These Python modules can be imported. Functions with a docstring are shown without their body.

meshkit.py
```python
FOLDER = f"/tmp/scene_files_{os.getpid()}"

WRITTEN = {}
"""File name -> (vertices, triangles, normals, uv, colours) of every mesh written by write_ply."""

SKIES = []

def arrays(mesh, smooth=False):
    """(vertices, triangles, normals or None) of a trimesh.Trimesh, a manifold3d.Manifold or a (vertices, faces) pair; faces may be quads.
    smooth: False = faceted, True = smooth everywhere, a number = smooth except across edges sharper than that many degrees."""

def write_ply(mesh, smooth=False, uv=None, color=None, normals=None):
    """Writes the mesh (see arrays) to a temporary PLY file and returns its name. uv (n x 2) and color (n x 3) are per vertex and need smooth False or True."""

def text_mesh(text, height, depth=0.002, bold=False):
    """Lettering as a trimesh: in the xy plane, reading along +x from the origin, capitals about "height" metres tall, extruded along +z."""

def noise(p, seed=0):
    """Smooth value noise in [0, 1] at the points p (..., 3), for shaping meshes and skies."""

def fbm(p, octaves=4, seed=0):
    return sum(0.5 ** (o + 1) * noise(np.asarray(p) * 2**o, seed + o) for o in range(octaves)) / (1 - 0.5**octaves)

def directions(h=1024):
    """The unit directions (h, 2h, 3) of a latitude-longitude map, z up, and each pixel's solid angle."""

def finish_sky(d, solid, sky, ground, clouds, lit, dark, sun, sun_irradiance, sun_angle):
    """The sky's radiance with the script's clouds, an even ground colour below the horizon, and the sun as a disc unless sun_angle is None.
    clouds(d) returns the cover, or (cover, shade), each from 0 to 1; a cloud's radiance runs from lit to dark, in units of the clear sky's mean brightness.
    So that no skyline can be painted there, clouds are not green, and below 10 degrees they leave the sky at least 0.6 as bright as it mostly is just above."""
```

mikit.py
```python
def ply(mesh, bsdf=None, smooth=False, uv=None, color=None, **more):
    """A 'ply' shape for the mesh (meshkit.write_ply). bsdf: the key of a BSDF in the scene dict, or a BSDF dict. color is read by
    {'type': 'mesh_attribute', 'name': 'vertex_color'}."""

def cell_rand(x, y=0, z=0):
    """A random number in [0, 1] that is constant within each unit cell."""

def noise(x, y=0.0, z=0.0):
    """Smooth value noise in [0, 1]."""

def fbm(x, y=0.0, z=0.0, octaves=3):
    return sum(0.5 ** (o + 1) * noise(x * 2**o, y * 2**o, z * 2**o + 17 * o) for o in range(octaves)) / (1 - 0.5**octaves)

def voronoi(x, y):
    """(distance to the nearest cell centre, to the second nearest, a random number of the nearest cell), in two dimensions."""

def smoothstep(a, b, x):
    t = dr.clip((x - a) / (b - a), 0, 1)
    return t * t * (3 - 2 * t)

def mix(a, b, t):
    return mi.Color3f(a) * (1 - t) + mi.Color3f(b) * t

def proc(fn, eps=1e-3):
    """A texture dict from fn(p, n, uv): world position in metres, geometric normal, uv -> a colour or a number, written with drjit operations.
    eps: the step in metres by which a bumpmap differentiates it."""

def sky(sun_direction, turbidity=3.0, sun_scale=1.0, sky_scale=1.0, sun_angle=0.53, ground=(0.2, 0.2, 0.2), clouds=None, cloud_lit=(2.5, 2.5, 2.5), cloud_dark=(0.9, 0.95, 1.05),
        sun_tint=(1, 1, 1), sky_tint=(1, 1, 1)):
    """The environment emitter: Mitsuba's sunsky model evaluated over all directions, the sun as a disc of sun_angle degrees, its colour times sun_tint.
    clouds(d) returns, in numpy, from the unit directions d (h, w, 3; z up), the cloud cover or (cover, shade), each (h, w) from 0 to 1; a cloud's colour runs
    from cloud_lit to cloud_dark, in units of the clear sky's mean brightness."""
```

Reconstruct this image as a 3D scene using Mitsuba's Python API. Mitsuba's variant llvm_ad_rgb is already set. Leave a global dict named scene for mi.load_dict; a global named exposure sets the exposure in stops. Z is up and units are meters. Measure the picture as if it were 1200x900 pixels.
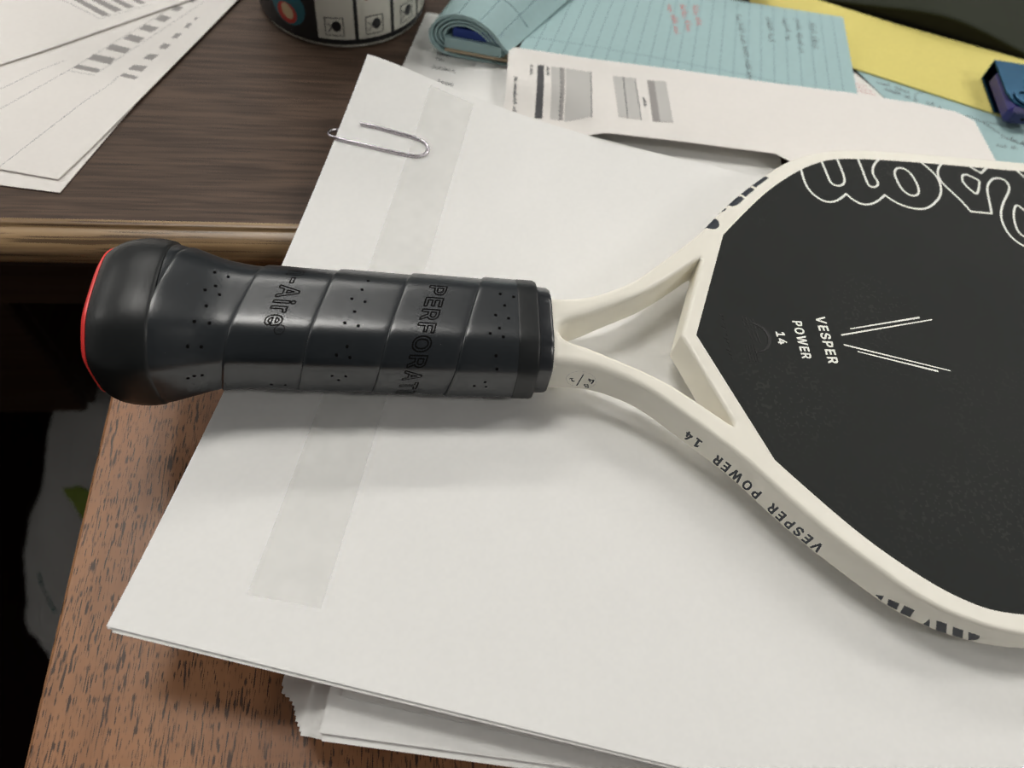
import math, random
import numpy as np, trimesh, mitsuba as mi, drjit as dr
import mikit, meshkit
from mikit import proc, noise, fbm, cell_rand, smoothstep, mix
from shapely.geometry import Polygon, LineString, MultiPolygon, Point
from shapely.ops import unary_union
from shapely import affinity

# ------------------------------------------------------------------ camera, lights, exposure
T = mi.ScalarTransform4f
EYE = np.array([0.0, 0.0, 208.68])                       # millimetres; the desktop is z = 0
RIGHT, UP, FWD = (np.array(v) for v in ([0.9925, -0.06639, 0.10266], [0.0035, 0.85481, 0.51893], [0.12221, 0.51468, -0.84863]))
scene, labels = {'type': 'scene'}, {}
exposure = -0.5
scene['camera'] = {
    'type': 'thinlens', 'fov': math.degrees(2 * math.atan(600 / 900.2)), 'fov_axis': 'x',
    'aperture_radius': 0.0013, 'focus_distance': 0.228, 'near_clip': 0.005, 'far_clip': 50.0,
    'to_world': T().look_at(origin=(EYE / 1000).tolist(), target=((EYE + FWD * 100) / 1000).tolist(), up=UP.tolist()),
    'film': {'type': 'hdrfilm', 'width': 1200, 'height': 900}, 'sampler': {'type': 'independent'}}
CEIL = 1950.0
# ceiling light fittings: centre x, y, size x, y, radiance
LIGHTS = [(-330, 830, 750, 360, 31.0), (-2700, 820, 1200, 300, 24.0), (2000, 820, 1200, 300, 24.0), (-450, 2300, 1200, 300, 24.0),
          (2000, 2300, 1200, 300, 24.0), (-2700, 2300, 1200, 300, 24.0), (2000, -900, 1200, 300, 24.0)]
LIGHT_TINT = np.array([1.0, 0.975, 0.925])
rng = np.random.default_rng(7)

# ------------------------------------------------------------------ helpers
def put(key, mesh, bsdf, smooth=False, **kw):
    """one entry of the scene; a taken key gets the next number"""
    base, n = key, 1
    while key in scene:
        key = f'{base}_{n:03d}'; n += 1
    if isinstance(mesh, tuple): mesh = trimesh.Trimesh(np.asarray(mesh[0], float), np.asarray(mesh[1]), process=False)
    m = mesh.copy(); m.apply_scale(0.001)
    scene[key] = mikit.ply(m, bsdf, smooth=smooth, **kw)
    return key
def tag(key, label=None, cat=None, group=None, kind=None):
    labels[key] = {k: v for k, v in dict(label=label, category=cat, group=group, kind=kind).items() if v}
def box(x0, x1, y0, y1, z0, z1, bevel=0.0):
    if bevel <= 0:
        m = trimesh.creation.box((x1 - x0, y1 - y0, z1 - z0))
    else:
        b = bevel; pts = []
        for sx in (-1, 1):
            for sy in (-1, 1):
                for sz in (-1, 1):
                    for k in range(3):
                        e = [(x1 - x0) / 2 - b, (y1 - y0) / 2 - b, (z1 - z0) / 2 - b]; e[k] += b
                        pts.append([sx * e[0], sy * e[1], sz * e[2]])
        m = trimesh.convex.convex_hull(np.array(pts))
    m.apply_translation([(x0 + x1) / 2, (y0 + y1) / 2, (z0 + z1) / 2])
    return m
def cat(ms): return trimesh.util.concatenate([m if isinstance(m, trimesh.Trimesh) else trimesh.Trimesh(m[0], m[1], process=False) for m in ms])
def spline(pts, n, closed=False):
    from scipy.interpolate import CubicSpline
    pts = np.asarray(pts, float)
    if closed: pts = np.vstack([pts, pts[:1]])
    d = np.r_[0, np.cumsum(np.linalg.norm(np.diff(pts, axis=0), axis=1) ** 0.7)]
    cs = CubicSpline(d, pts, bc_type='periodic' if closed else 'natural')
    return cs(np.linspace(0, d[-1], n, endpoint=not closed))
def tri2d(poly):
    """(vertices, faces), counter-clockwise, of a shapely polygon or a collection of them"""
    vs, fs, k = [], [], 0
    for g in getattr(poly, 'geoms', [poly]):
        if g.is_empty or g.area < 1e-6: continue
        v, f = trimesh.creation.triangulate_polygon(g, engine='earcut')
        a, b, c = v[f[:, 0]], v[f[:, 1]], v[f[:, 2]]
        cr = (b[:, 0] - a[:, 0]) * (c[:, 1] - a[:, 1]) - (b[:, 1] - a[:, 1]) * (c[:, 0] - a[:, 0])
        f = np.where((cr < 0)[:, None], f[:, ::-1], f)
        vs.append(v); fs.append(f + k); k += len(v)
    return np.vstack(vs), np.vstack(fs)
def fine(v, f, edge):
    v3 = np.c_[v, np.zeros(len(v))]
    v3, f = trimesh.remesh.subdivide_to_size(v3, f, edge, max_iter=12)
    return v3[:, :2], f
def decal(poly, fn, edge=None):
    """a flat print: the polygon laid on a surface by fn(a, b) -> xyz"""
    v, f = tri2d(poly)
    if edge: v, f = fine(v, f, edge)
    return trimesh.Trimesh(fn(v[:, 0], v[:, 1]), f, process=False)
def stroke(pts, w): return LineString(pts).buffer(w / 2, cap_style='round', quad_segs=3)
_TX = {}
def text_poly(text, height, bold=False):
    if (text, bold) not in _TX:
        m = meshkit.text_mesh(text, 10.0, 1.0, bold)
        t = m.triangles[m.face_normals[:, 2] > 0.5][:, :, :2]
        _TX[text, bold] = unary_union([Polygon(q).buffer(0.004) for q in t])
    return affinity.scale(_TX[text, bold], height / 10, height / 10, origin=(0, 0))
def tube(path, r, k=12, closed=False, caps=True):
    path = np.asarray(path, float); n = len(path)
    tg = np.gradient(path, axis=0); tg /= np.linalg.norm(tg, axis=1)[:, None]
    nrm = np.cross(tg[0], [0.1, 0.2, 1.0]); nrm /= np.linalg.norm(nrm); V = []
    for i in range(n):
        nrm = nrm - tg[i] * (nrm @ tg[i]); nrm /= np.linalg.norm(nrm); b = np.cross(tg[i], nrm)
        a = np.linspace(0, 2 * np.pi, k, endpoint=False)
        V.append(path[i] + r * (np.cos(a)[:, None] * nrm + np.sin(a)[:, None] * b))
    V = np.vstack(V); F = []
    for i in range(n - 1):
        for j in range(k):
            a, b2, c, d = i * k + j, i * k + (j + 1) % k, (i + 1) * k + (j + 1) % k, (i + 1) * k + j
            F += [[a, b2, c], [a, c, d]]
    if caps:
        V = np.vstack([V, path[0], path[-1]])
        for j in range(k):
            F += [[n * k, (j + 1) % k, j], [n * k + 1, (n - 1) * k + j, (n - 1) * k + (j + 1) % k]]
    m = trimesh.Trimesh(V, F, process=False); m.fix_normals(); return m
def grid_faces(nu, nv, wrap_v=False):
    i, j = np.meshgrid(np.arange(nu - 1), np.arange(nv if wrap_v else nv - 1), indexing='ij')
    i, j = i.ravel(), j.ravel(); a = i * nv + j; b = i * nv + (j + 1) % nv; c = a + nv; d = b + nv
    return np.vstack([np.c_[a, c, d], np.c_[a, d, b]])
def sm(a, b, x):
    t = np.clip((np.asarray(x, float) - a) / (b - a), 0, 1); return t * t * (3 - 2 * t)

# ------------------------------------------------------------------ materials
def pri(name, color, rough=0.5, spec=0.5, metallic=0.0, **kw):
    scene[name] = {'type': 'twosided', 'bsdf': {'type': 'principled', 'base_color': color if isinstance(color, dict) else {'type': 'rgb', 'value': list(color)},
                   'roughness': rough, 'specular': spec, 'metallic': metallic, **kw}}
def bumped(name, color, height, rough=0.5, spec=0.5, eps=1e-4, **kw):
    scene[name] = {'type': 'twosided', 'bsdf': {'type': 'bumpmap', 'arbitrary': proc(height, eps=eps), 'scale': 1.0, 'bsdf': {
        'type': 'principled', 'base_color': color if isinstance(color, dict) else {'type': 'rgb', 'value': list(color)}, 'roughness': rough, 'specular': spec, **kw}}}

def wood_far(p, n, uv):                                    # dark walnut, grain along x
    a = fbm(p.x * 48, p.y * 700, p.z * 420, 3); b = fbm(p.x * 45 + 7, p.y * 1500, p.z * 1500, 2); c = fbm(p.x * 8 + 3, p.y * 110, 2.0, 2)
    col = mix((0.054, 0.034, 0.024), (0.098, 0.063, 0.044), smoothstep(0.25, 0.75, a * 0.7 + c * 0.3))
    return mix(col, (0.034, 0.021, 0.016), 0.42 * smoothstep(0.52, 0.74, b))
def wood_edge(p, n, uv):
    a = fbm(p.x * 14, p.y * 330, p.z * 330, 3); b = fbm(p.x * 40 + 7, p.y * 1300, p.z * 1300, 2)
    col = mix((0.15, 0.090, 0.042), (0.34, 0.225, 0.115), smoothstep(0.25, 0.75, a))
    return mix(col, (0.03, 0.016, 0.009), 0.65 * smoothstep(0.55, 0.72, b))
def pores(p):
    w = 0.0015 * fbm(p.x * 60, p.y * 30, 0.0, 2)
    a = noise((p.x + w) * 3000, p.y * 360, 0.5); b = noise((p.x + w) * 2300 + 31, p.y * 240 + 5, 1.5); c = noise((p.x + w) * 3600 + 11, p.y * 480 + 3, 2.5)
    return smoothstep(0.60, 0.73, a) + smoothstep(0.63, 0.76, b) + 0.7 * smoothstep(0.62, 0.76, c)
def wood_board(p, n, uv):                                  # lighter veneer with open pores, grain along y
    a = fbm(p.x * 150, p.y * 9, 0.0, 3); c = fbm(p.x * 30, p.y * 14, 4.0, 2)
    col = mix((0.245, 0.110, 0.050), (0.365, 0.178, 0.086), smoothstep(0.2, 0.8, a * 0.6 + c * 0.4))
    return mix(col, (0.036, 0.020, 0.015), 0.9 * dr.minimum(pores(p), 1.0))
pri('wood_far_m', proc(wood_far), rough=0.5, spec=0.2)
pri('wood_edge_m', proc(wood_edge), rough=0.34, spec=0.5)
pri('wood_board_m', proc(wood_board), rough=0.42, spec=0.45)
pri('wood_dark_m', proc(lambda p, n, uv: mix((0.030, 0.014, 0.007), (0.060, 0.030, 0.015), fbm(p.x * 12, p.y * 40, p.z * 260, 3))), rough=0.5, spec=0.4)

def paper(name, base, amp=0.03, rough=0.75):
    lo = tuple(c * (1 - amp) for c in base)
    pri(name, proc(lambda p, n, uv: mix(lo, base, fbm(p.x * 900, p.y * 900, 3.0, 2))), rough=rough, spec=0.25)
paper('paper_white', (0.79, 0.785, 0.765)); paper('paper_warm', (0.78, 0.75, 0.715))
paper('paper_blue', (0.36, 0.51, 0.52), 0.05); paper('paper_yellow', (0.70, 0.61, 0.19), 0.05)

pri('print_ghost', proc(lambda p, n, uv: mix((0.685, 0.682, 0.658), (0.745, 0.740, 0.716), fbm(p.x * 260, p.y * 260, 1.0, 3))), rough=0.75, spec=0.25)
pri('print_ghost_text', (0.68, 0.67, 0.635), rough=0.75, spec=0.2)
pri('print_grey', (0.32, 0.305, 0.295), rough=0.7, spec=0.2); pri('print_lightgrey', (0.52, 0.51, 0.49), rough=0.7, spec=0.2)
pri('print_dark', (0.085, 0.085, 0.09), rough=0.7, spec=0.2); pri('print_line', (0.30, 0.30, 0.30), rough=0.7, spec=0.2)
pri('ink_black', (0.05, 0.055, 0.065), rough=0.6, spec=0.2); pri('ink_red', (0.50, 0.09, 0.08), rough=0.6, spec=0.2)
pri('rule_line', (0.20, 0.31, 0.34), rough=0.7, spec=0.2)
pri('cardboard', (0.50, 0.40, 0.27), rough=0.8, spec=0.2); pri('deep_blue', (0.015, 0.04, 0.22), rough=0.6, spec=0.3)

pri('frame_white', (0.77, 0.742, 0.655), rough=0.36, spec=0.5)
def face_col(p, n, uv):
    d = smoothstep(0.70, 0.80, noise(p.x * 1400, p.y * 1400, 0.0)) * smoothstep(0.42, 0.72, fbm(p.x * 28 + 4, p.y * 28, 2.0, 3))
    c = mix((0.0105, 0.0125, 0.0115), (0.0140, 0.0155, 0.0140), fbm(p.x * 35, p.y * 35, 1.0, 3))
    return mix(c, (0.07, 0.07, 0.06), 0.16 * d)
bumped('face_black', proc(face_col), lambda p, n, uv: 0.00002 * noise(p.x * 2600, p.y * 2600, p.z * 2600), rough=0.6, spec=0.22, eps=1e-4)
pri('print_white', (0.78, 0.78, 0.72), rough=0.5, spec=0.3)
pri('print_navy', (0.020, 0.026, 0.036), rough=0.45, spec=0.4)
pri('emboss_black', (0.009, 0.009, 0.009), rough=0.25, spec=0.6)
pri('grip_black', proc(lambda p, n, uv: mix((0.0075, 0.0105, 0.0130), (0.0125, 0.0160, 0.0190), fbm(p.x * 60, p.y * 60, p.z * 60, 3))), rough=0.30, spec=0.75)
pri('rubber_black', (0.010, 0.0115, 0.012), rough=0.38, spec=0.35); pri('rubber_gloss', (0.011, 0.013, 0.016), rough=0.24, spec=0.6)
pri('hole_black', (0.003, 0.003, 0.003), rough=0.9, spec=0.1)
pri('cap_red', (0.78, 0.045, 0.04), rough=0.4, spec=0.5)
scene['steel'] = {'type': 'roughconductor', 'material': 'Cr', 'alpha': 0.10}
pri('cup_white', (0.62, 0.61, 0.54), rough=0.30, spec=0.5); pri('cup_black', (0.012, 0.014, 0.016), rough=0.3, spec=0.5)
pri('cup_teal', (0.02, 0.12, 0.15), rough=0.3); pri('cup_red', (0.45, 0.05, 0.04), rough=0.3); pri('cup_cream', (0.55, 0.42, 0.25), rough=0.3)
pri('cup_purple', (0.10, 0.13, 0.32), rough=0.3); pri('cup_pale', (0.42, 0.42, 0.50), rough=0.3)
pri('usb_plastic', (0.026, 0.022, 0.14), rough=0.35, spec=0.5); pri('usb_navy', (0.010, 0.012, 0.09), rough=0.4, spec=0.5)
pri('usb_metal', (0.007, 0.052, 0.105), rough=0.28, metallic=1.0)
pri('olive_plastic', (0.022, 0.026, 0.015), rough=0.6, spec=0.12); pri('black_plastic', (0.006, 0.007, 0.006), rough=0.55, spec=0.2)
pri('bag_white', (0.60, 0.59, 0.56), rough=0.5, spec=0.4); pri('bag_green', (0.25, 0.33, 0.05), rough=0.6); pri('bag_teal', (0.01, 0.16, 0.15), rough=0.6)
pri('carpet', proc(lambda p, n, uv: mix((0.010, 0.005, 0.004), (0.022, 0.010, 0.009), noise(p.x * 500, p.y * 500, 0.0))), rough=0.95, spec=0.1)
pri('wall_paint', (0.68, 0.69, 0.70), rough=0.8, spec=0.2); pri('ceiling_tile', (0.80, 0.81, 0.82), rough=0.9, spec=0.1)
pri('fitting_white', (0.75, 0.75, 0.73), rough=0.5)

# ------------------------------------------------------------------ the room
FLOOR = -740.0
put('floor', box(-3600, 3600, -2800, 4600, FLOOR - 40, FLOOR), 'carpet'); tag('floor', 'dark maroon carpet under the desk', kind='structure')
put('ceiling', box(-3600, 3600, -2800, 4600, CEIL + 40, CEIL + 80), 'ceiling_tile'); tag('ceiling', 'white office ceiling', kind='structure')
for nm, b in (('left', (-3640, -3600, -2800, 4600)), ('right', (3600, 3640, -2800, 4600)), ('front', (-3640, 3640, -2840, -2800)), ('back', (-3640, 3640, 4600, 4640))):
    put('wall_' + nm, box(*b, FLOOR, CEIL + 40), 'wall_paint'); tag('wall_' + nm, 'plain painted office wall', kind='structure')
for i, (cx, cy, sx, sy, rad) in enumerate(LIGHTS):
    nm = 'ceiling_light' + (f'_{i:03d}' if i else '')
    fr = [box(cx - sx / 2 - 25, cx + sx / 2 + 25, cy - sy / 2 - 25, cy + sy / 2 + 25, CEIL + 20, CEIL + 40)]
    for b in ((cx - sx / 2 - 25, cx - sx / 2, cy - sy / 2 - 25, cy + sy / 2 + 25), (cx + sx / 2, cx + sx / 2 + 25, cy - sy / 2 - 25, cy + sy / 2 + 25),
              (cx - sx / 2, cx + sx / 2, cy - sy / 2 - 25, cy - sy / 2), (cx - sx / 2, cx + sx / 2, cy + sy / 2, cy + sy / 2 + 25)):
        fr.append(box(*b, CEIL - 5, CEIL + 20))
    put(nm + '__frame', cat(fr), 'fitting_white')
    v = np.array([[cx - sx / 2, cy - sy / 2, CEIL], [cx + sx / 2, cy - sy / 2, CEIL], [cx + sx / 2, cy + sy / 2, CEIL], [cx - sx / 2, cy + sy / 2, CEIL]])
    put(nm + '__diffuser', (v, np.array([[0, 2, 1], [0, 3, 2]])), 'fitting_white')
    scene[nm + '__diffuser']['emitter'] = {'type': 'area', 'radiance': {'type': 'rgb', 'value': (LIGHT_TINT * rad).tolist()}}
    tag(nm, 'recessed fluorescent ceiling light ' + ['almost straight above the desk', 'left of the desk', 'right of the desk', 'straight beyond the desk', 'at the far right', 'at the far left', 'at the near right'][i], 'ceiling light')

# ------------------------------------------------------------------ the desk
prof = [(2.0, 0), (1.2, 0.28), (0.3, 0.36), (-0.6, 0.24), (-1.1, -0.5), (-1.6, -0.8), (-4.0, -1.2), (-6.8, -2.6), (-8.8, -5.0), (-9.4, -7.6), (-8.6, -10.4), (-6.2, -12.8), (-2.5, -14.2), (3, -14.6), (16, -14.6), (16, -0.02)]
DX0, DX1, DY = -1100.0, 900.0, 191.0
desk_top = box(DX0, DX1, DY + 1, 900, -24, 0)
put('desk__desktop', desk_top, 'wood_far_m')
pr = np.array(prof, float); k = len(pr); V = np.vstack([np.c_[np.full(k, x), pr[:, 0] + DY, pr[:, 1]] for x in (DX0, DX1)])
F = [[i, (i + 1) % k, k + (i + 1) % k] for i in range(k)] + [[i, k + (i + 1) % k, k + i] for i in range(k)]
em = trimesh.Trimesh(V, F, process=False); em.fix_normals()
put('desk__rounded_edge', em, 'wood_edge_m', smooth=50)
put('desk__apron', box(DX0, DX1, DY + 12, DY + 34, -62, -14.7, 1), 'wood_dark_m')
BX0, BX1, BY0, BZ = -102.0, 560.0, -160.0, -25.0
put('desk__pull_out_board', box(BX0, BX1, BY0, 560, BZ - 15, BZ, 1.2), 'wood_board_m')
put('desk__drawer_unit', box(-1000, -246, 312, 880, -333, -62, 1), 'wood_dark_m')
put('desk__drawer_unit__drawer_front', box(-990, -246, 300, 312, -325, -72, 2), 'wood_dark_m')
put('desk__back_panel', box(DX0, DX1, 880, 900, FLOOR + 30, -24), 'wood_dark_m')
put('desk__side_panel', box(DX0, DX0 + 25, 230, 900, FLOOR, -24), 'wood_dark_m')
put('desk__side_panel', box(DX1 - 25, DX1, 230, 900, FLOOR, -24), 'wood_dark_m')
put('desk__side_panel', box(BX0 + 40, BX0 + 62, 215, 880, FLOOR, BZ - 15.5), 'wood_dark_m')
tag('desk', 'dark brown wooden desk with rounded front edge and lighter pull-out board', 'desk')
labels['desk__pull_out_board'] = {'label': 'lighter reddish wood board with open grain, pulled out toward the viewer'}
labels['desk__rounded_edge'] = {'label': 'rounded golden brown front edge'}

# what stands close around the desk, outside the frame: it keeps the light from the room under the desk
cx0, cx1 = -420, 60
put('office_chair__seat', box(cx0, cx1, -430, 10, -330, -250, 25), 'black_plastic'); put('office_chair__backrest', box(cx0 + 50, cx1 - 50, -500, -440, -200, 330, 22), 'black_plastic')
put('office_chair__backrest_bar', box(-235, -175, -470, -445, -300, -190, 5), 'black_plastic')
for k, x in enumerate((cx0 - 30, cx1 - 10)): put('office_chair__armrest', cat([box(x, x + 40, -400, -120, -90, -60, 8), box(x + 8, x + 32, -320, -280, -300, -88, 3)]), 'black_plastic')
gl = trimesh.creation.cylinder(28, 320, sections=32); gl.apply_translation([-205, -220, -490]); put('office_chair__column', gl, 'black_plastic', smooth=30)
for k in range(5):
    a_ = 2 * math.pi * k / 5 + 0.3; lg_ = box(20, 280, -22, 22, -690, -650, 6); lg_.apply_transform(trimesh.transformations.rotation_matrix(a_, [0, 0, 1])); lg_.apply_translation([-205, -220, 0]); put('office_chair__leg', lg_, 'black_plastic')
    wh = trimesh.creation.cylinder(28, 30, sections=24); wh.apply_transform(trimesh.transformations.rotation_matrix(math.pi / 2, [1, 0, 0])); wh.apply_transform(trimesh.transformations.rotation_matrix(a_, [0, 0, 1])); wh.apply_translation([-205 + 262 * math.cos(a_), -220 + 262 * math.sin(a_), FLOOR + 28]); put('office_chair__caster', wh, 'black_plastic', smooth=30)
tag('office_chair', 'black office chair drawn up to the desk at the lower left, outside the picture', 'chair')

# bin bag under the desk
def make_bag():
    zs = [-345, -380, -450, -520, -590, -660, -710, FLOOR + 0.5]; lx = [-262, -300, -330, -360, -390, -416, -424, -424]; cy = [352, 340, 330, 320, 300, 285, 275, 272]; rad = [40, 78, 100, 108, 110, 110, 108, 102]
    na = 72; V = []
    zz = np.linspace(0, 7, 60)
    for q in zz:
        z, l, c, r = (np.interp(q, range(8), a) for a in (zs, lx, cy, rad))
        a = np.linspace(0, 2 * np.pi, na, endpoint=False)
        cr = meshkit.fbm(np.c_[np.cos(a) * 2.4 + 5, np.sin(a) * 2.4 + 5, np.full(na, z / 55 + 40)], 4, 3) - 0.5
        rr = r * (1 + 0.30 * cr * (1 - sm(6.2, 7, q)))
        V.append(np.c_[l + r + rr * np.cos(a), c + rr * np.sin(a), np.full(na, z)])
    n = len(V); V = np.vstack(V + [[[np.mean(V[0][:, 0]), np.mean(V[0][:, 1]), -338]], [[np.mean(V[-1][:, 0]), np.mean(V[-1][:, 1]), FLOOR + 0.5]]])
    F = list(grid_faces(n, na, True)) + [[n * na, j, (j + 1) % na] for j in range(na)] + [[n * na + 1, (n - 1) * na + (j + 1) % na, (n - 1) * na + j] for j in range(na)]
    m = trimesh.Trimesh(V, F, process=False); m.fix_normals(); return m, V, na
bagm, BV, na = make_bag()
put('waste_bag__bag', bagm, 'bag_white', smooth=40)
BG = np.asarray(BV)[:60 * na].reshape(60, na, 3)
def on_bag(a, b, lift=1.2):                                 # a: column, b: row of the bag's own grid
    i, j = np.floor(b).astype(int), np.floor(a).astype(int); fb, fa = (b - i)[:, None], (a - j)[:, None]
    q = BG[i, j] * (1 - fb) * (1 - fa) + BG[i + 1, j] * fb * (1 - fa) + BG[i, j + 1] * (1 - fb) * fa + BG[i + 1, j + 1] * fb * fa
    n = q - np.c_[BG[i].mean(1)[:, :2], q[:, 2]]; return q + lift * n / np.linalg.norm(n, axis=1)[:, None]
put('waste_bag__green_print', decal(Polygon([(44.2, 12.4), (47.5, 9.0), (51, 9.5), (51, 14.5), (48, 13.8)]), on_bag, 0.5), 'bag_green', smooth=True); labels['waste_bag__green_print'] = {'label': 'yellow-green printed patch'}
put('waste_bag__teal_print', decal(stroke([(43.0, 28.0), (44.2, 29.6), (46.0, 31.2)], 0.35), on_bag, 0.5), 'bag_teal', smooth=True); labels['waste_bag__teal_print'] = {'label': 'thin teal printed stroke'}
tag('waste_bag', 'crumpled white plastic bag standing in the dark below the desk', 'bag')

# ------------------------------------------------------------------ sheets of paper
def sheet_mesh(corner, ang, w, l, zfn, th=0.22, nx=40, ny=40, skew=0.0):
    """w along d1 (ang), l along d2 (to the right of d1, towards the viewer); zfn(s, t) height of the upper face"""
    d1 = np.array([math.cos(ang), math.sin(ang)]); d2 = np.array([math.sin(ang + skew), -math.cos(ang + skew)])
    S, Tt = np.meshgrid(np.linspace(0, w, nx), np.linspace(0, l, ny), indexing='ij'); s, t = S.ravel(), Tt.ravel()
    xy = np.asarray(corner) + s[:, None] * d1 + t[:, None] * d2; z = zfn(s, t) * np.ones(len(s))
    top = np.c_[xy, z]; bot = np.c_[xy, z - th]; n = nx * ny; F = grid_faces(nx, ny)
    ring = [i * ny for i in range(nx)] + [(nx - 1) * ny + j for j in range(1, ny)] + [i * ny + ny - 1 for i in range(nx - 2, -1, -1)] + [j for j in range(ny - 2, 0, -1)]
    R2 = np.roll(ring, -1); W = np.vstack([np.c_[ring, R2, R2 + n], np.c_[ring, R2 + n, np.array(ring) + n]])
    m = trimesh.Trimesh(np.vstack([top, bot]), np.vstack([F, F[:, ::-1] + n, W]), process=False); m.fix_normals(); return m
def on_sheet(corner, ang, zfn, skew=0.0, lift=0.06):
    d1 = np.array([math.cos(ang), math.sin(ang)]); d2 = np.array([math.sin(ang + skew), -math.cos(ang + skew)])
    return lambda s, t: np.c_[np.asarray(corner) + s[:, None] * d1 + t[:, None] * d2, zfn(s, t) * np.ones(len(s)) + lift]
def st_of(corner, ang):
    d1 = np.array([math.cos(ang), math.sin(ang)]); d2 = np.array([math.sin(ang), -math.cos(ang)])
    return lambda pts: [((np.array(p) - corner) @ d1, (np.array(p) - corner) @ d2) for p in pts]

# the upper stack: seven letter sheets, the far left corner lifting
SC, SA, SBASE = np.array([-18.35, 261.4]), -0.275, 4.4
def stack_z(s, t):
    q = np.clip(t / 216.0, 0, 1); zl = 20.1 * (1 - q) * (1 - 2 * q) + 4 * 5.02 * q * (1 - q) + 5.02 * q * (2 * q - 1)
    L = 51 + 19 * q
    return SBASE + (zl - SBASE) * np.exp(-(np.maximum(s, 0) / L) ** 1.5)
NS = 8
for i in range(NS):
    c = SC + (rng.uniform(-0.5, 0.5, 2) if i else 0)
    if i in (2, 3): c = c + np.array([1.2, -1.0])
    dz = 0.40 * i
    mesh = sheet_mesh(c, SA + (rng.uniform(-0.003, 0.003) if i else 0), 279.4, 216, lambda s, t: 0 * s, 0.26, 70, 56)
    rel = mesh.vertices[:, :2] - SC; e1, e2 = np.array([math.cos(SA), math.sin(SA)]), np.array([math.sin(SA), -math.cos(SA)])
    mesh.vertices = np.c_[mesh.vertices[:, :2], mesh.vertices[:, 2] + stack_z(rel @ e1, rel @ e2) - dz]
    kname = put('top_sheet' if i == 0 else 'stacked_sheet', mesh, 'paper_white', smooth=30)
    if i == 0: tag(kname, 'topmost blank white sheet under the paddle, held by a paper clip, grey print showing through', 'paper')
    else: tag(kname, 'white sheet in the thin stack lying directly beneath the paddle and its top sheet', 'paper', 'sheets of the upper paper stack')
S2 = st_of(SC, SA); TS = on_sheet(SC, SA, stack_z)
band = Polygon(S2([(5.5, 251.5), (22.0, 246.2), (-25.0, 56.0), (-44.0, 60.4)]))
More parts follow.
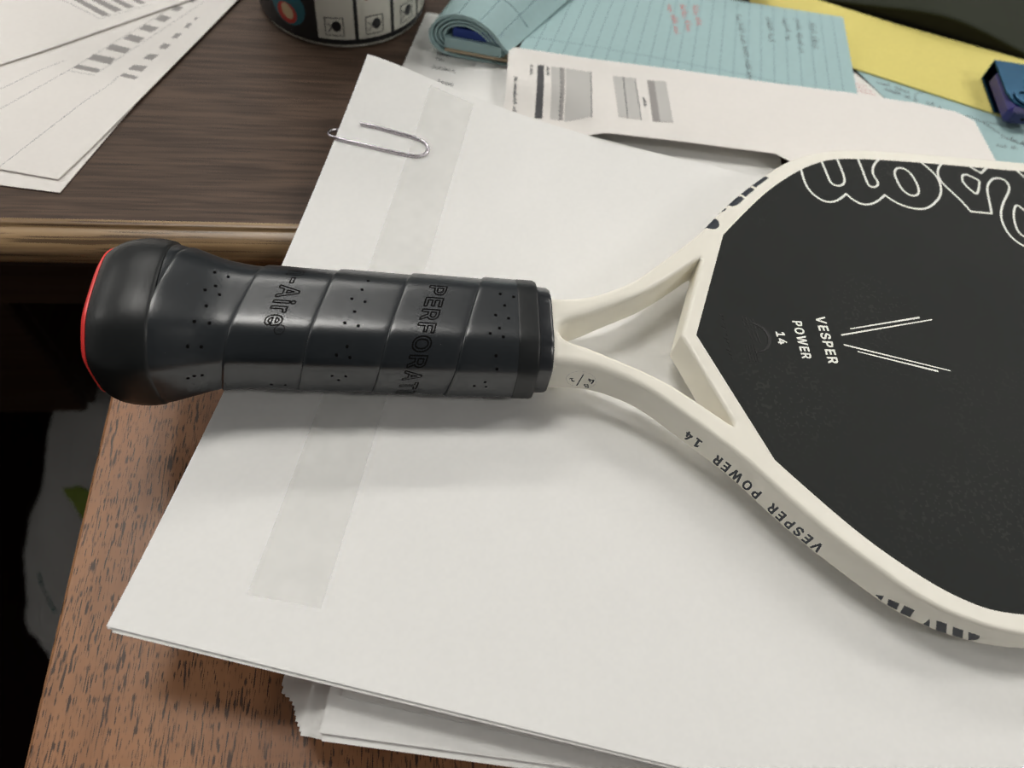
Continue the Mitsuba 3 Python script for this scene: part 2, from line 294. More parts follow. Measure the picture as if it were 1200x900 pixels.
put('top_sheet__print_band', decal(band, TS, 6), 'print_ghost', smooth=True); labels['top_sheet__print_band'] = {'label': 'faint grey print showing through'}
gp = []
for line, (x, y) in zip(('Trainer', 'Keynote'), ((-27.5, 186.0), (-32.0, 183.5))):
    s0, t0 = S2([(x, y)])[0]
    gp.append(affinity.translate(affinity.rotate(text_poly(line, 2.6), 90, origin=(0, 0)), s0, t0))
gp = affinity.scale(unary_union([affinity.translate(affinity.scale(affinity.rotate(text_poly(w, 2.4), -90, origin=(0, 0)), 1, -1, origin=(0, 0)), *S2([xy])[0])
                    for w, xy in (('lllll ill', (-28, 166)), ('lill lllil', (-33, 165)))]), 1, 1)
put('top_sheet__print_marks', decal(gp, TS, 5), 'print_ghost_text', smooth=True)

# the lower stack: fanned letter sheets on the pull-out board
FAN = [(-38.0, 42.8), (-37.6, 40.5), (-36.4, 39.4), (-35.0, 38.0), (-34.0, 36.7), (-33.3, 35.2), (-32.8, 33.7), (-32.3, 32.0), (-31.5, 30.6), (-30.8, 29.2), (-30.2, 28.0), (-27.0, 27.2), (-26.0, 26.8), (-24.3, 26.0), (-24.7, 27.7)]
for i, (fx, fy) in enumerate(FAN):                          # from the lowest sheet up
    z = BZ + 1.25 * (i + 1); ang = -0.181 - 0.03 * (i < 10) * (1 - i / 10)
    c = np.array([fx, fy]); d2 = np.array([math.sin(ang), -math.cos(ang)])
    kname = put('fanned_sheet', sheet_mesh(c - d2 * 150, ang, 279.4, 150, lambda s, t: z + 0 * s, 1.05, 3, 3), 'paper_white')
    tag(kname, 'white sheet in the fanned lower stack near the front of the pull-out board', 'paper', 'sheets of the fanned lower stack')
ang = -0.251; d2 = np.array([math.sin(ang), -math.cos(ang)])
put('loose_sheet', sheet_mesh(np.array([-19.7, 36.0]) - d2 * 120, ang, 279.4, 120, lambda s, t: BZ + 19.7 + 0 * s, 0.5, 3, 3), 'paper_white')
tag('loose_sheet', 'single white sheet lying skewed on the fanned lower stack, its near edge in view', 'paper')

# paper clip
def zc(x, y, up=0.62):
    (s, t), = S2([(x, y)]); return float(stack_z(np.array([s]), np.array([t]))[0]) + up
cl = [(-20.3, 229.3), (-13, 228.1), (-7.9, 227.0), (-2.5, 225.9), (1.7, 224.6), (3.7, 222.9), (4.2, 220.6), (2.9, 218.4), (0.2, 217.2), (-5, 217.6), (-10, 218.4), (-18.9, 220.1), (-25.5, 221.5), (-29.0, 222.6)]
p3 = [(x, y, zc(x, y)) for x, y in cl]
p3 += [(-31.2, 224.6, zc(-27, 224) - 0.9), (-31.6, 227.2, zc(-27, 227) - 2.2), (-29.5, 229.6, zc(-27, 229) - 3.6), (-24, 229.4, zc(-24, 229.4) - 4.0), (-14, 227.4, zc(-14, 227.4) - 4.0)]
put('paper_clip', tube(spline(p3, 160), 0.6, 12), 'steel', smooth=40)
tag('paper_clip', 'silver wire paper clip on the far left edge of the top sheet', 'paper clip')

# ------------------------------------------------------------------ printed papers on the left
def flat_sheet(name, poly, z, th, mat, label, group=None):
    v, f = tri2d(Polygon(poly)); m = trimesh.creation.extrude_polygon(Polygon(poly), th, engine='earcut'); m.apply_translation([0, 0, z - th])
    kname = put(name, m, mat); tag(kname, label, 'paper', group); return kname
def flat(z): return lambda a, b: np.c_[a, b, np.full(len(a), z)]
def para(c, d1, l1, d2, l2):
    c, d1, d2 = (np.array(v, float) for v in (c, d1, d2)); d1 /= np.linalg.norm(d1); d2 /= np.linalg.norm(d2)
    return [c, c + d1 * l1, c + d1 * l1 + d2 * l2, c + d2 * l2]
flat_sheet('printed_sheet', para((-123.1, 204.6), (0.33, 0.944), 270, (-0.985, 0.142), 214), 0.6, 0.3, 'paper_warm', 'lowest of the printed sheets at upper left, only its corner edge showing')
L2 = flat_sheet('printed_sheet', [(-124.6, 210.2), (-117.8, 224.4), (-110.7, 240.4), (-76.5, 319.8), (-13, 467), (-212, 520), (-330, 260), (-144.6, 214.4)], 1.4, 0.3, 'paper_warm', 'printed table sheet at upper left with two rows of grey squares')
L1 = flat_sheet('printed_sheet', [(-300, 162.5), (-158.5, 269.3), (-146.6, 277.7), (-97.2, 315.7), (-50, 351), (-170, 520), (-420, 330)], 2.2, 0.3, 'paper_warm', 'topmost printed sheet at upper left with thick grey stripes')
T1 = [[(-132.7, 270.2), (-131.0, 272.3), (-122.3, 270.1), (-123.2, 267.8)], [(-128.4, 275.8), (-126.7, 279.2), (-117.9, 277.0), (-119.5, 273.2)], [(-122.9, 282.6), (-121.1, 285.9), (-113.4, 283.6), (-115.2, 280.2)],
      [(-117.8, 289.6), (-115.5, 292.8), (-109.4, 290.8), (-111.4, 287.2)], [(-112.8, 296.3), (-110.9, 299.6), (-105.2, 297.9), (-107.5, 294.5)], [(-107.7, 303.2), (-105.7, 306.8), (-101.2, 305.1), (-103.6, 301.7)],
      [(-102.4, 310.1), (-100.8, 313.4), (-97.6, 312.5), (-99.3, 309.4)], [(-97.5, 317), (-95.8, 320), (-92.9, 319.2), (-94.5, 316.2)]]
T2 = [[(-114.7, 266.5), (-113.5, 268.4), (-107.6, 266.6), (-108.7, 264.9)], [(-112.3, 270.8), (-110.8, 273.5), (-105.4, 273.3), (-106.9, 269.6)], [(-107.9, 277.7), (-106.1, 280.9), (-102.3, 280.4), (-104.4, 276.9)],
      [(-103.3, 284.8), (-101.6, 288.0), (-98.6, 287.3), (-100.4, 284.1)], [(-99.4, 291.6), (-97.7, 295.0), (-95.6, 294.8), (-97.2, 291.3)], [(-95.4, 298.5), (-94.4, 302.0), (-92.5, 301.9), (-93.5, 298.7)],
      [(-92.4, 304.5), (-91.6, 306.4), (-90.7, 306.2), (-91.3, 304.3)]]
for q in T1 + T2: put(L2 + '__grey_cell', decal(Polygon(q), flat(1.45)), 'print_grey')
lines = [[(-155.3, 255.9), (-144.5, 267.6), (-136, 274.6)], [(-152.5, 245.0), (-133.9, 268.4), (-95.8, 321)], [(-144.9, 215.6), (-124.1, 251.6), (-117.0, 261.9), (-115, 266.5)], [(-123.2, 267.8), (-90, 317)], [(-133.9, 268.4), (-123.6, 266.3)]]
put(L2 + '__printed_lines', decal(unary_union([stroke(l, 0.22) for l in lines]), flat(1.45)), 'print_line')
for q in [[(-141.2, 312.6), (-137.9, 312.9), (-124.8, 303.6), (-127.4, 302.2)], [(-134.6, 313.3), (-130.5, 313.7), (-120.8, 307.2), (-123.5, 305.5)], [(-126.8, 314.0), (-123.4, 314.3), (-116.3, 309.8), (-119.0, 308.5)], [(-120.1, 316), (-116.7, 316), (-112.4, 312.9), (-114.9, 311.9)]]:
    q = [q[0], q[1], q[2], q[3]]
    a, b = np.array(q[0]) - np.array(q[3]), np.array(q[1]) - np.array(q[2])
    put(L1 + '__grey_stripe', decal(Polygon([tuple(np.array(q[3]) + a * 1.8), tuple(np.array(q[2]) + b * 1.8), q[2], q[3]]), flat(2.25)), 'print_grey')
put(L1 + '__printed_lines', decal(unary_union([stroke(l, 0.22) for l in ([(-153, 317), (-128.2, 300.7), (-110.0, 312.5)],)]), flat(2.25)), 'print_line')

# ------------------------------------------------------------------ cup with panels
CX, CY, CR, CH = -32.0, 327.5, 36.0, 96.0
lat = [(0, 0.6), (CR - 2.5, 0.0), (CR - 0.7, 0.7), (CR, 2.2), (CR, CH - 1.2), (CR - 0.8, CH), (CR - 2.2, CH), (CR - 3, CH - 1.2), (CR - 3, 4), (0, 4)]
cupm = trimesh.creation.revolve(np.array(lat), sections=96); cupm.apply_translation([CX, CY, 0]); put('cup__body', cupm, 'cup_white', smooth=40)
def on_cup(a, b): an = a / CR; return np.c_[CX + (CR + 0.12) * np.cos(an), CY + (CR + 0.12) * np.sin(an), b]     # a: arc in mm, b: height
def cup(name, poly, mat, lift=0.0):
    m = decal(poly, lambda a, b: np.c_[CX + (CR + 0.12 + lift) * np.cos(a / CR), CY + (CR + 0.12 + lift) * np.sin(a / CR), b], 2.0); return put('cup__' + name, m, mat, smooth=True)
rad = lambda d: math.radians(d) * CR
rect = lambda a0, a1, b0, b1: Polygon([(a0, b0), (a1, b0), (a1, b1), (a0, b1)])
cup('band', rect(rad(-270), rad(90), 2.2, 4.6), 'cup_black'); cup('dark_panel', rect(rad(-215), rad(-104.5), 4.6, 92), 'cup_black')
for d in (-104.2, -77.8, -52.2, -26.5, -1, 25): cup('divider', rect(rad(d) - 0.75, rad(d) + 0.75, 4.6, 92), 'cup_black', 0.02)
for d in (-92, -65.5, -39, -13):
    a = rad(d); o = rect(a - 3.9, a + 3.9, 6.2, 14.4)
    cup('icon', unary_union([o.difference(o.buffer(-0.4)), affinity.scale(Point(a + 0.9, 10.6).buffer(1.9), 1, 1.25), stroke([(a - 2.6, 8), (a - 1, 10)], .45), stroke([(a - 2.8, 11.6), (a - 1, 10.4)], .4)]), 'cup_black', 0.03)
a = rad(-64); cup('red_mark', unary_union([stroke([(a - 4, 22), (a - 1, 24.4), (a + 2, 23.2), (a + 3.4, 25)], 1.3), stroke([(a - 1, 24), (a + 1.6, 27.5)], 1.0)]), 'cup_red', 0.03)
cup('text_mark', unary_union([stroke([(rad(-70), 31), (rad(-66), 32)], 1.6), stroke([(rad(-63.5), 32), (rad(-62), 33)], 1.2)]), 'cup_black', 0.03)
a = rad(-127)
cup('dark_panel__picture', affinity.scale(Point(a + 2, 15).buffer(8.5), 1, 1.0), 'cup_teal', 0.02)
cup('dark_panel__picture', affinity.rotate(affinity.scale(Point(a + 1.5, 11.5).buffer(5.0), 1, 0.9), 20), 'cup_red', 0.03)
cup('dark_panel__picture', affinity.rotate(affinity.scale(Point(a + 1.9, 12.3).buffer(2.8), 1, 1.2), 20), 'cup_cream', 0.04)
cup('dark_panel__picture', affinity.scale(Point(rad(-158), 19).buffer(5.4), 1, 1.3), 'cup_purple', 0.03)
cup('dark_panel__picture', affinity.scale(Point(rad(-140), 31).buffer(8.5), 1.2, 0.9), 'cup_pale', 0.03)
for d in (-146,): cup('divider', rect(rad(d) - 0.5, rad(d) + 0.5, 4.6, 92), 'cup_black', 0.035)
tag('cup', 'round black and white cup printed with picture panels at the back of the desk', 'cup')

# ------------------------------------------------------------------ papers behind
MEM = flat_sheet('memo_sheet', [(-5.6, 282.1), (4.5, 320), (80, 306), (62, 232), (-18.5, 234)], 0.5, 0.25, 'paper_white', 'white memo sheet with small printed lines between cup and rolled pad')
ang_m = math.atan2(-1.9, 8.2)
mt = []
for w, (x, y), hgt in (('From:', (9.0, 293.6), 1.9), ('Sent:', (8.3, 290.4), 1.9), ('To:', (7.5, 287.0), 1.9), ('Subject:', (6.0, 281.4), 2.0), ('Importance', (8.4, 272.0), 2.0)):
    mt.append(affinity.translate(affinity.rotate(text_poly(w, hgt, True), math.degrees(ang_m), origin=(0, 0)), x, y))
mt.append(stroke([(10.4, 298.2), (27, 294.5)], 0.7)); mt.append(affinity.translate(affinity.rotate(text_poly('Memo', 2.2, True), math.degrees(ang_m), origin=(0, 0)), 10.3, 298.8))
put(MEM + '__printed_text', decal(unary_union(mt), flat(0.55)), 'ink_black')
for i, (c, z) in enumerate((((15.9, 275.2), 0.8), ((20.5, 283.3), 1.1), ((24.9, 285.9), 1.4))):
    flat_sheet('note_slip', para(c, (0.99, -0.10), 60, (-0.12, -0.99), 40), z, 0.25, 'paper_white', ['small white slip beside the memo sheet, lowest of three', 'small white slip beside the memo sheet, middle of three', 'small white slip beside the memo sheet, topmost of three'][i])
flat_sheet('grey_sheet', [(40, 258), (67.0, 247.6), (108.1, 243.6), (148, 238.2), (146.5, 228), (120, 190), (60, 200)], 2.0, 0.25, 'paper_white', 'plain white sheet showing between the printed form and the top sheet')

# blue pad with rolled pages
PTOP = 8.0
NA, NB = np.array([40.0, 279.5]), np.array([186.2, 255.0]); FA, FB = np.array([66.0, 344.0]), np.array([198.9, 322.5])
def pad_xy(a, b):                                          # a 0..1 left to right, b 0..1 near to far
    a, b = np.asarray(a, float)[:, None], np.asarray(b, float)[:, None]
    return (NA * (1 - a) + NB * a) * (1 - b) + (FA * (1 - a) + FB * a) * b
def pad_z(a, b): return PTOP + 0.0 * a
ga, gb = np.meshgrid(np.linspace(0, 1, 30), np.linspace(0, 1, 30), indexing='ij')
def pad_slab(z0, z1, inset=0.0):
    xy = pad_xy(ga.ravel(), gb.ravel()); n = len(xy); F = grid_faces(30, 30)
    ring = [i * 30 for i in range(30)] + [29 * 30 + j for j in range(1, 30)] + [i * 30 + 29 for i in range(28, -1, -1)] + [j for j in range(28, 0, -1)]
    R2 = np.roll(ring, -1); W = np.vstack([np.c_[ring, R2, R2 + n], np.c_[ring, R2 + n, np.array(ring) + n]])
    m = trimesh.Trimesh(np.vstack([np.c_[xy, np.full(n, z1)], np.c_[xy, np.full(n, z0)]]), np.vstack([F, F[:, ::-1] + n, W]), process=False); m.fix_normals(); return m
put('legal_pad__pages', pad_slab(3.4, PTOP), 'paper_blue'); put('legal_pad__backing_board', pad_slab(2.5, 3.35), 'cardboard')
on_pad = lambda lift=0.06: (lambda a, b: np.c_[pad_xy(a, b), np.full(len(a), PTOP + lift)])
rl = []
NLINE = 24
for i in range(1, NLINE): rl.append(rect(i / NLINE - 0.0011, i / NLINE + 0.0011, 0, 1))
put('legal_pad__pages__ruled_lines', decal(unary_union(rl), on_pad()), 'rule_line')
mg = Polygon([(0, 0.497), (0.45, 0.395), (1, 0.20), (1, 0.206), (0.45, 0.402), (0, 0.504)])
put('legal_pad__pages__margin_line', decal(stroke([(38, 296.8), (77, 290.3), (110.9, 283.3), (140, 276.4), (170, 268)], 0.34), flat(PTOP + 0.07)), 'rule_line')
def scrawl(n, length, height, seed, w=0.3):
    """illegible handwriting: n letters along +a, tops at +b"""
    r = np.random.default_rng(seed); x = 0; parts = []
    while x < length:
        ln = r.integers(2, 6); pts = []
        for _ in range(ln):
            hgt = height * r.uniform(0.45, 1.0); wd = height * r.uniform(0.4, 0.7)
            for u in np.linspace(0, 1, 6): pts.append((x + wd * u + 0.15 * height * math.sin(6.3 * u), hgt * abs(math.sin(3.14 * u + r.uniform(0, .5)))))
            x += wd
        parts.append(stroke(pts, w)); x += height * 0.5
    return unary_union(parts)
def write_down(poly, x, y, deg): return affinity.translate(affinity.rotate(poly, deg, origin=(0, 0)), x, y)
blk = [write_down(scrawl(9, 42, 3.2, 1, .32), 145.5, 320, -96), write_down(scrawl(4, 16, 3.6, 2, .34), 159.5, 319, -98), write_down(scrawl(6, 18, 3.8, 3, .34), 167.5, 319, -99), write_down(scrawl(6, 22, 3.6, 4, .34), 173.5, 319, -100), write_down(scrawl(6, 22, 3.8, 5, .34), 180, 317, -100)]
red = [write_down(scrawl(5, 18, 3.6, 6, .36), 113.5, 324, -90), write_down(scrawl(5, 18, 3.6, 7, .36), 119.5, 325, -91), write_down(scrawl(5, 17, 3.6, 8, .36), 125.5, 325, -92)]
put('legal_pad__pages__black_handwriting', decal(unary_union(blk), flat(PTOP + 0.08)), 'ink_black'); put('legal_pad__pages__red_handwriting', decal(unary_union(red), flat(PTOP + 0.08)), 'ink_red')
# the roll: flattened loops of pages, cross-section (a, z) drawn at the near end, growing towards the far end
OUT = np.array([(5.0, 8.05), (2.6, 10.2), (-1.5, 14.8), (-7.5, 19.0), (-14.5, 20.8), (-21.5, 19.6), (-27.0, 15.4), (-29.3, 9.6), (-27.2, 4.4), (-21, 1.6), (-12, 1.0), (2, 1.0), (20, 1.0)])
OUTS = spline(OUT, 90)
E_ROLL = np.array([0.595, 0.804]); A_DIR = np.array([0.975, -0.222])
R0, ROLLW = np.array([36.0, 288.0]) - E_ROLL * 4.0, 90.0
def roll_layer(inset, th, near=0.0, trim=0):
    path = OUTS[: len(OUTS) - trim] if trim else OUTS
    tg = np.gradient(path, axis=0); tg /= np.linalg.norm(tg, axis=1)[:, None]; nm = np.c_[-tg[:, 1], tg[:, 0]]
    a, b = path + nm * inset, path + nm * (inset + th)
    if inset: a[:, 1] = np.maximum(a[:, 1], 1.05 + 0.02 * inset); b[:, 1] = np.maximum(b[:, 1], 1.1 + 0.02 * inset)
    prof2 = np.vstack([a, b[::-1]]); kk = len(prof2); V = []
    us = np.linspace(near, ROLLW, 12)
    for u_ in us:
        g = 1 + 0.0055 * u_
        o = R0 + E_ROLL * u_
        V.append(np.c_[o + (prof2[:, :1] * g) * A_DIR, 1.0 + (prof2[:, 1] - 1.0) * (g if True else 1)])
    V = np.vstack(V); F = list(grid_faces(12, kk, True))
    q = len(a)
    for i in range(q - 1):
        i0, i1, j0, j1 = i, i + 1, kk - 1 - i, kk - 2 - i
        F += [[i0, j0, i1], [i1, j0, j1]]; o2 = 11 * kk
        F += [[o2 + i0, o2 + i1, o2 + j0], [o2 + i1, o2 + j1, o2 + j0]]
    m = trimesh.Trimesh(V, F, process=False); m.fix_normals(); return m
for i, (ins, th) in enumerate(((0, 1.1), (1.9, 0.9), (3.6, 0.9), (5.2, 0.9))):
    put('legal_pad__rolled_page', roll_layer(ins, th, 0.2 * i + (1.0 if i else 0), 18 if i else 0), 'paper_blue', smooth=35)
def on_roll(k_, u_):
    g_ = 1 + 0.0055 * u_; tg = np.gradient(OUTS, axis=0); tg /= np.linalg.norm(tg, axis=1)[:, None]; a = np.interp(k_, np.arange(90), OUTS[:, 0] + tg[:, 1] * 0.12); z = np.interp(k_, np.arange(90), OUTS[:, 1] - tg[:, 0] * 0.12)
    return np.c_[R0 + E_ROLL * u_[:, None] + (a * g_)[:, None] * A_DIR, 1 + (z - 1) * g_]
rr = [rect(kk - 0.16, kk + 0.16, 0.5, ROLLW - 1) for kk in (9, 18, 27, 36, 45, 54)]
put('legal_pad__rolled_page__ruled_lines', decal(unary_union(rr + [rect(3, 60, 17.0, 17.5)]), on_roll, 4), 'rule_line')
o = R0 + E_ROLL * 0.3
for (a0, a1, z0, z1, mt_) in ((-22.5, 1.5, 4.6, 9.4, 'paper_blue'), (-22.5, 6.0, 3.0, 4.3, 'cardboard')):
    P4 = [o + A_DIR * a0, o + A_DIR * a1, o + A_DIR * a1 + E_ROLL * 70, o + A_DIR * a0 + E_ROLL * 70]
    m = trimesh.creation.extrude_polygon(Polygon([tuple(v) for v in P4]), z1 - z0, engine='earcut'); m.apply_translation([0, 0, z0]); put('legal_pad__folded_pages' if mt_ == 'paper_blue' else 'legal_pad__board_edge', m, mt_)
P4 = [o + A_DIR * -20 + E_ROLL * 1.5, o + A_DIR * 0 + E_ROLL * 1.5, o + A_DIR * 0 + E_ROLL * 60, o + A_DIR * -20 + E_ROLL * 60]
m = trimesh.creation.extrude_polygon(Polygon([tuple(v) for v in P4]), 4.0, engine='earcut'); m.apply_translation([0, 0, 9.5]); put('legal_pad__binding_strip', m, 'deep_blue')
labels['legal_pad__binding_strip'] = {'label': 'deep blue strip inside the roll'}
tag('legal_pad', 'blue ruled writing pad with its front pages rolled back, handwriting on it', 'pad')

# printed form on top of the pad's near side
def form_z(x, y):
    edge = np.interp(x, [30, 38, 72, 112, 150, 195, 237, 260], [288, 287.2, 281.8, 276.9, 271.6, 266.1, 262.5, 258])
    d = edge - y
    hi = np.interp(x, [30, 185, 205, 245], [8.45, 8.45, 7.6, 6.5])
    return hi + (2.9 - hi) * sm(20, 40, d) * (1 - sm(56, 76, x))
far_edge = [(38.6, 287.2), (55, 284.6), (72.5, 281.8), (112.7, 276.9), (149.6, 271.6), (194.7, 266.1), (222, 264.6), (243.2, 258.4)]
FP = Polygon(far_edge + [(243.8, 235.1), (205, 228), (145.6, 234.6), (107.1, 239.7), (65.3, 245.0), (35.4, 250.0)])
FP = Polygon([(38.6, 287.2), (55, 284.6), (72.5, 281.8), (112.7, 276.9), (149.6, 271.6), (194.7, 266.1), (214.8, 264.0), (232.4, 259.8), (239.2, 254.7), (238.8, 230.2), (200, 200), (146, 224), (141.0, 227.9), (104.1, 232.9), (63.5, 237.6), (34.0, 243.0)])
def thick_patch(poly, zf, th, edge):
    v, f = tri2d(poly); v, f = fine(v, f, edge); n = len(v); z = zf(v[:, 0], v[:, 1])
    e = np.sort(np.vstack([f[:, [0, 1]], f[:, [1, 2]], f[:, [2, 0]]]), axis=1); u_, cnt = np.unique(e, axis=0, return_counts=True); bd = u_[cnt == 1]
    W = np.vstack([np.c_[bd, bd[:, 1] + n], np.c_[bd[:, 0], bd[:, 1] + n, bd[:, 0] + n]])
    return trimesh.Trimesh(np.vstack([np.c_[v, z], np.c_[v, z - th]]), np.vstack([f, f[:, ::-1] + n, W]), process=False)
FM = put('printed_form', thick_patch(FP, form_z, 0.25, 3), 'paper_warm', smooth=30)
tag(FM, 'white printed form with grey table blocks lying across the blue pad', 'paper')
on_form = lambda a, b: np.c_[a, b, form_z(a, b) + 0.14]
fp = lambda dx, *q: [(x + dx, y) for x, y in q]
put(FM + '__dark_bar', decal(Polygon([(49.8, 275.6), (52.5, 275.7), (50.1, 248.9), (47.0, 249.1)]), on_form, 2), 'print_dark')
for q, mname in (([(55.4, 275.0), (59.4, 274.7), (56.9, 248.3), (53.2, 248.6)], 'print_lightgrey'), ([(59.4, 274.7), (61.1, 274.5), (58.3, 248.1), (56.9, 248.3)], 'print_grey'), ([(61.5, 274.4), (71.7, 272.6), (69.1, 246.7), (58.8, 247.3)], 'print_lightgrey'),
                 ([(81.1, 270.9), (85.2, 270.5), (83.4, 245.2), (80.0, 245.7)], 'print_lightgrey'), ([(85.6, 270.5), (90.1, 270.2), (88.8, 244.5), (83.8, 245.2)], 'print_lightgrey'), ([(95.4, 269.1), (98.4, 269.0), (96.8, 243.7), (93.7, 243.8)], 'print_grey'), ([(98.4, 269.0), (103.4, 268.9), (102.1, 243.6), (96.8, 243.7)], 'print_lightgrey')):
    put(FM + '__table_block', decal(Polygon(q), on_form, 2), mname)
ft = [stroke([(59.3, 274.6), (56.9, 248.2)], 0.4), stroke([(71.9, 272.6), (69.3, 246.6)], 0.35), stroke([(85.4, 270.5), (83.6, 245.1)], 0.3), stroke([(90.4, 270.2), (89.1, 244.4)], 0.3)]
ft += [write_down(scrawl(3, 4.5, 1.7, 21, .35), 39.4, 267.5, -94), write_down(scrawl(4, 11, 1.9, 22, .35), 38.9, 260.5, -94), write_down(scrawl(3, 5, 1.6, 23, .3), 46.6, 275.6, -94), write_down(scrawl(3, 5, 1.5, 24, .3), 53.4, 275, -94), write_down(scrawl(3, 4, 1.4, 25, .35), 91.8, 258, -94)]
put(FM + '__printed_text', decal(unary_union(ft), on_form, 3), 'ink_black')

# blue handwritten sheet, lined note, yellow pad, memory stick
flat_sheet('lined_note', [(193, 276.5), (198.7, 292.2), (212, 268), (200, 250), (185, 258)], 0.7, 0.25, 'paper_warm', 'small white note with printed lines, peeking out right of the blue pad corner')
put('lined_note__printed_lines', decal(unary_union([stroke([(196.2, 284.0), (201.5, 282.2)], .3), stroke([(195.6, 281.6), (203, 279.4)], .3), stroke([(195.4, 279.2), (204, 276.8)], .3), stroke([(195.2, 276.6), (206, 273.4)], .3)]), flat(0.75)), 'ink_red')
flat_sheet('blue_note_sheet', [(199.7, 293.5), (208.2, 272.8), (232, 214), (420, 220), (400, 250), (300, 285), (215, 312)], 1.1, 0.25, 'paper_blue', 'loose blue sheet covered in handwriting between yellow pad and printed form')
bn = [write_down(scrawl(3, 6, 3, 31, .35), 206.5, 284.5, -25), write_down(scrawl(3, 7, 3, 32, .35), 209, 279.5, -25), write_down(scrawl(3, 5, 2.6, 33, .35), 214.5, 281.5, -30), write_down(scrawl(3, 6, 2.4, 34, .35), 217, 275.5, -30), write_down(scrawl(4, 9, 3, 35, .35), 226, 271.8, -32),
      stroke(spline([(222, 275), (225, 279), (229, 279.6)], 20), .35), stroke(spline([(219, 271.5), (229, 266.5), (238, 266.8)], 20), .35), stroke(spline([(234, 259), (240, 264.4), (248, 262), (256, 252), (266, 246), (278, 244)], 40), .4),
      stroke(spline([(240, 262), (250, 261), (262, 258)], 20), .3), write_down(scrawl(4, 9, 3, 36, .35), 249.5, 245.2, -10), write_down(scrawl(4, 9, 3, 37, .35), 258, 250, -30), stroke([(254, 251.6), (264, 246.4)], .35), write_down(scrawl(4, 9, 2.6, 38, .35), 261, 240, -12), write_down(scrawl(4, 12, 3, 39, .35), 268, 249, -12)]
put('blue_note_sheet__handwriting', decal(unary_union(bn), flat(1.16)), 'ink_black')
ye = [(160, 318), (198.4, 293.6), (278, 256.4), (345, 262), (362, 277), (289.3, 306.3), (231.4, 329.3), (196.5, 345.3), (160, 357)]
m = trimesh.creation.extrude_polygon(Polygon(ye), 0.7, engine='earcut'); m.apply_translation([0, 0, 1.2]); put('yellow_pad', m, 'paper_yellow')
tag('yellow_pad', 'bright yellow paper pad at upper right, partly under the blue pad', 'pad')

ue = np.array([-0.17, -0.985]); ux = np.array([0.985, -0.17])      # stick axis to its near end, and to the right
def usb_box(a0, a1, b0, b1, z0, z1, bev):
    m = box(a0, a1, b0, b1, z0 - 3.2, z1 - 3.2, bev); R = np.eye(4); R[:2, 0] = ux; R[:2, 1] = -ue; R[:2, 3] = UO; m.apply_transform(R); return m
UO = np.array([266.3, 271.6])
put('memory_stick__body', usb_box(-9.0, 6.4, -15.5, 12, 6.6, 14.4, 1.8), 'usb_plastic', smooth=30)
put('memory_stick__end_plate', usb_box(-6.8, 4.4, -15.9, -14.8, 7.6, 13.4, 0.5), 'usb_navy'); put('memory_stick__lanyard_hole', usb_box(-2.2, -0.5, -16.1, -15.2, 9.6, 11.0, 0.1), 'hole_black')
cov = cat([usb_box(-9.4, 6.8, -7, 17.5, 14.55, 15.25, 0.2), usb_box(-9.4, 6.8, -7, 17.5, 5.3, 6.3, 0.2), usb_box(-9.4, 6.8, 16.8, 17.5, 5.6, 15.2, 0.2)])
put('memory_stick__swivel_cover', cov, 'usb_metal')
rg = trimesh.creation.annulus(3.6, 5.4, 0.9, sections=48); rg.apply_translation([UO[0] - 2.6, UO[1] - 7.6, 12.45]); put('memory_stick__swivel_cover__pivot_ring', rg, 'usb_metal', smooth=30)
tongue = trimesh.creation.cylinder(7.2, 0.7, sections=48); tongue.apply_translation([UO[0] - 2.6, UO[1] - 6.8, 11.75]); put('memory_stick__swivel_cover__pivot_plate', tongue, 'usb_metal', smooth=30)
tag('memory_stick', 'blue swivel memory stick lying on the yellow pad', 'memory stick')

# dark things at the far edge
dv_u = np.linspace(0, 1, 60); dv_p = np.array([165.0, 359.6]) + dv_u[:, None] * np.array([185.0, -77.8]); dv_n = np.array([0.387, 0.922])
dv_h = np.interp(dv_p[:, 0], [165, 190, 205, 228, 245, 255, 266, 283, 300, 350], [2.2, 2.4, 4.2, 8.4, 11.8, 11.6, 10.2, 6.2, 3.2, 2.2])
dv_h = np.convolve(np.pad(dv_h, 4, mode='edge'), np.ones(9) / 9, 'valid')
vv = np.r_[0, 0.6, 1.6, 3, 6, 12, 25, 50, 90, 140]; Vd, Vb = [], []
for q, h in zip(dv_p, dv_h):
    zz = h - 0.9 * np.exp(-vv / 0.8) + (15 - h) * sm(4, 70, vv); xy = q + vv[:, None] * dv_n
    Vd.append(np.c_[xy, zz]); Vb.append(np.c_[xy, np.full(len(vv), 0.3)])
def solid_grid(top, bot, nu, nv):
    n = nu * nv; F = grid_faces(nu, nv); ring = [i * nv for i in range(nu)] + [(nu - 1) * nv + j for j in range(1, nv)] + [i * nv + nv - 1 for i in range(nu - 2, -1, -1)] + [j for j in range(nv - 2, 0, -1)]
    R2 = np.roll(ring, -1); Wl = np.vstack([np.c_[ring, R2, R2 + n], np.c_[ring, R2 + n, np.array(ring) + n]])
    m = trimesh.Trimesh(np.vstack([top, bot]), np.vstack([F, F[:, ::-1] + n, Wl]), process=False); m.fix_normals(); return m
Vd, Vb = np.vstack(Vd), np.vstack(Vb)
put('desk_device__cover', solid_grid(Vd, Vd - [0, 0, 0.8], 60, len(vv)), 'olive_plastic', smooth=40)
put('desk_device__base', solid_grid(np.maximum(Vd - [0, 0, 0.9], Vb + [0, 0, .1]) + np.r_[dv_n * 0.4, 0], Vb + np.r_[dv_n * 0.4, 0], 60, len(vv)), 'black_plastic')
tag('desk_device', 'dark olive plastic device with curved edge at the far right corner', 'device')
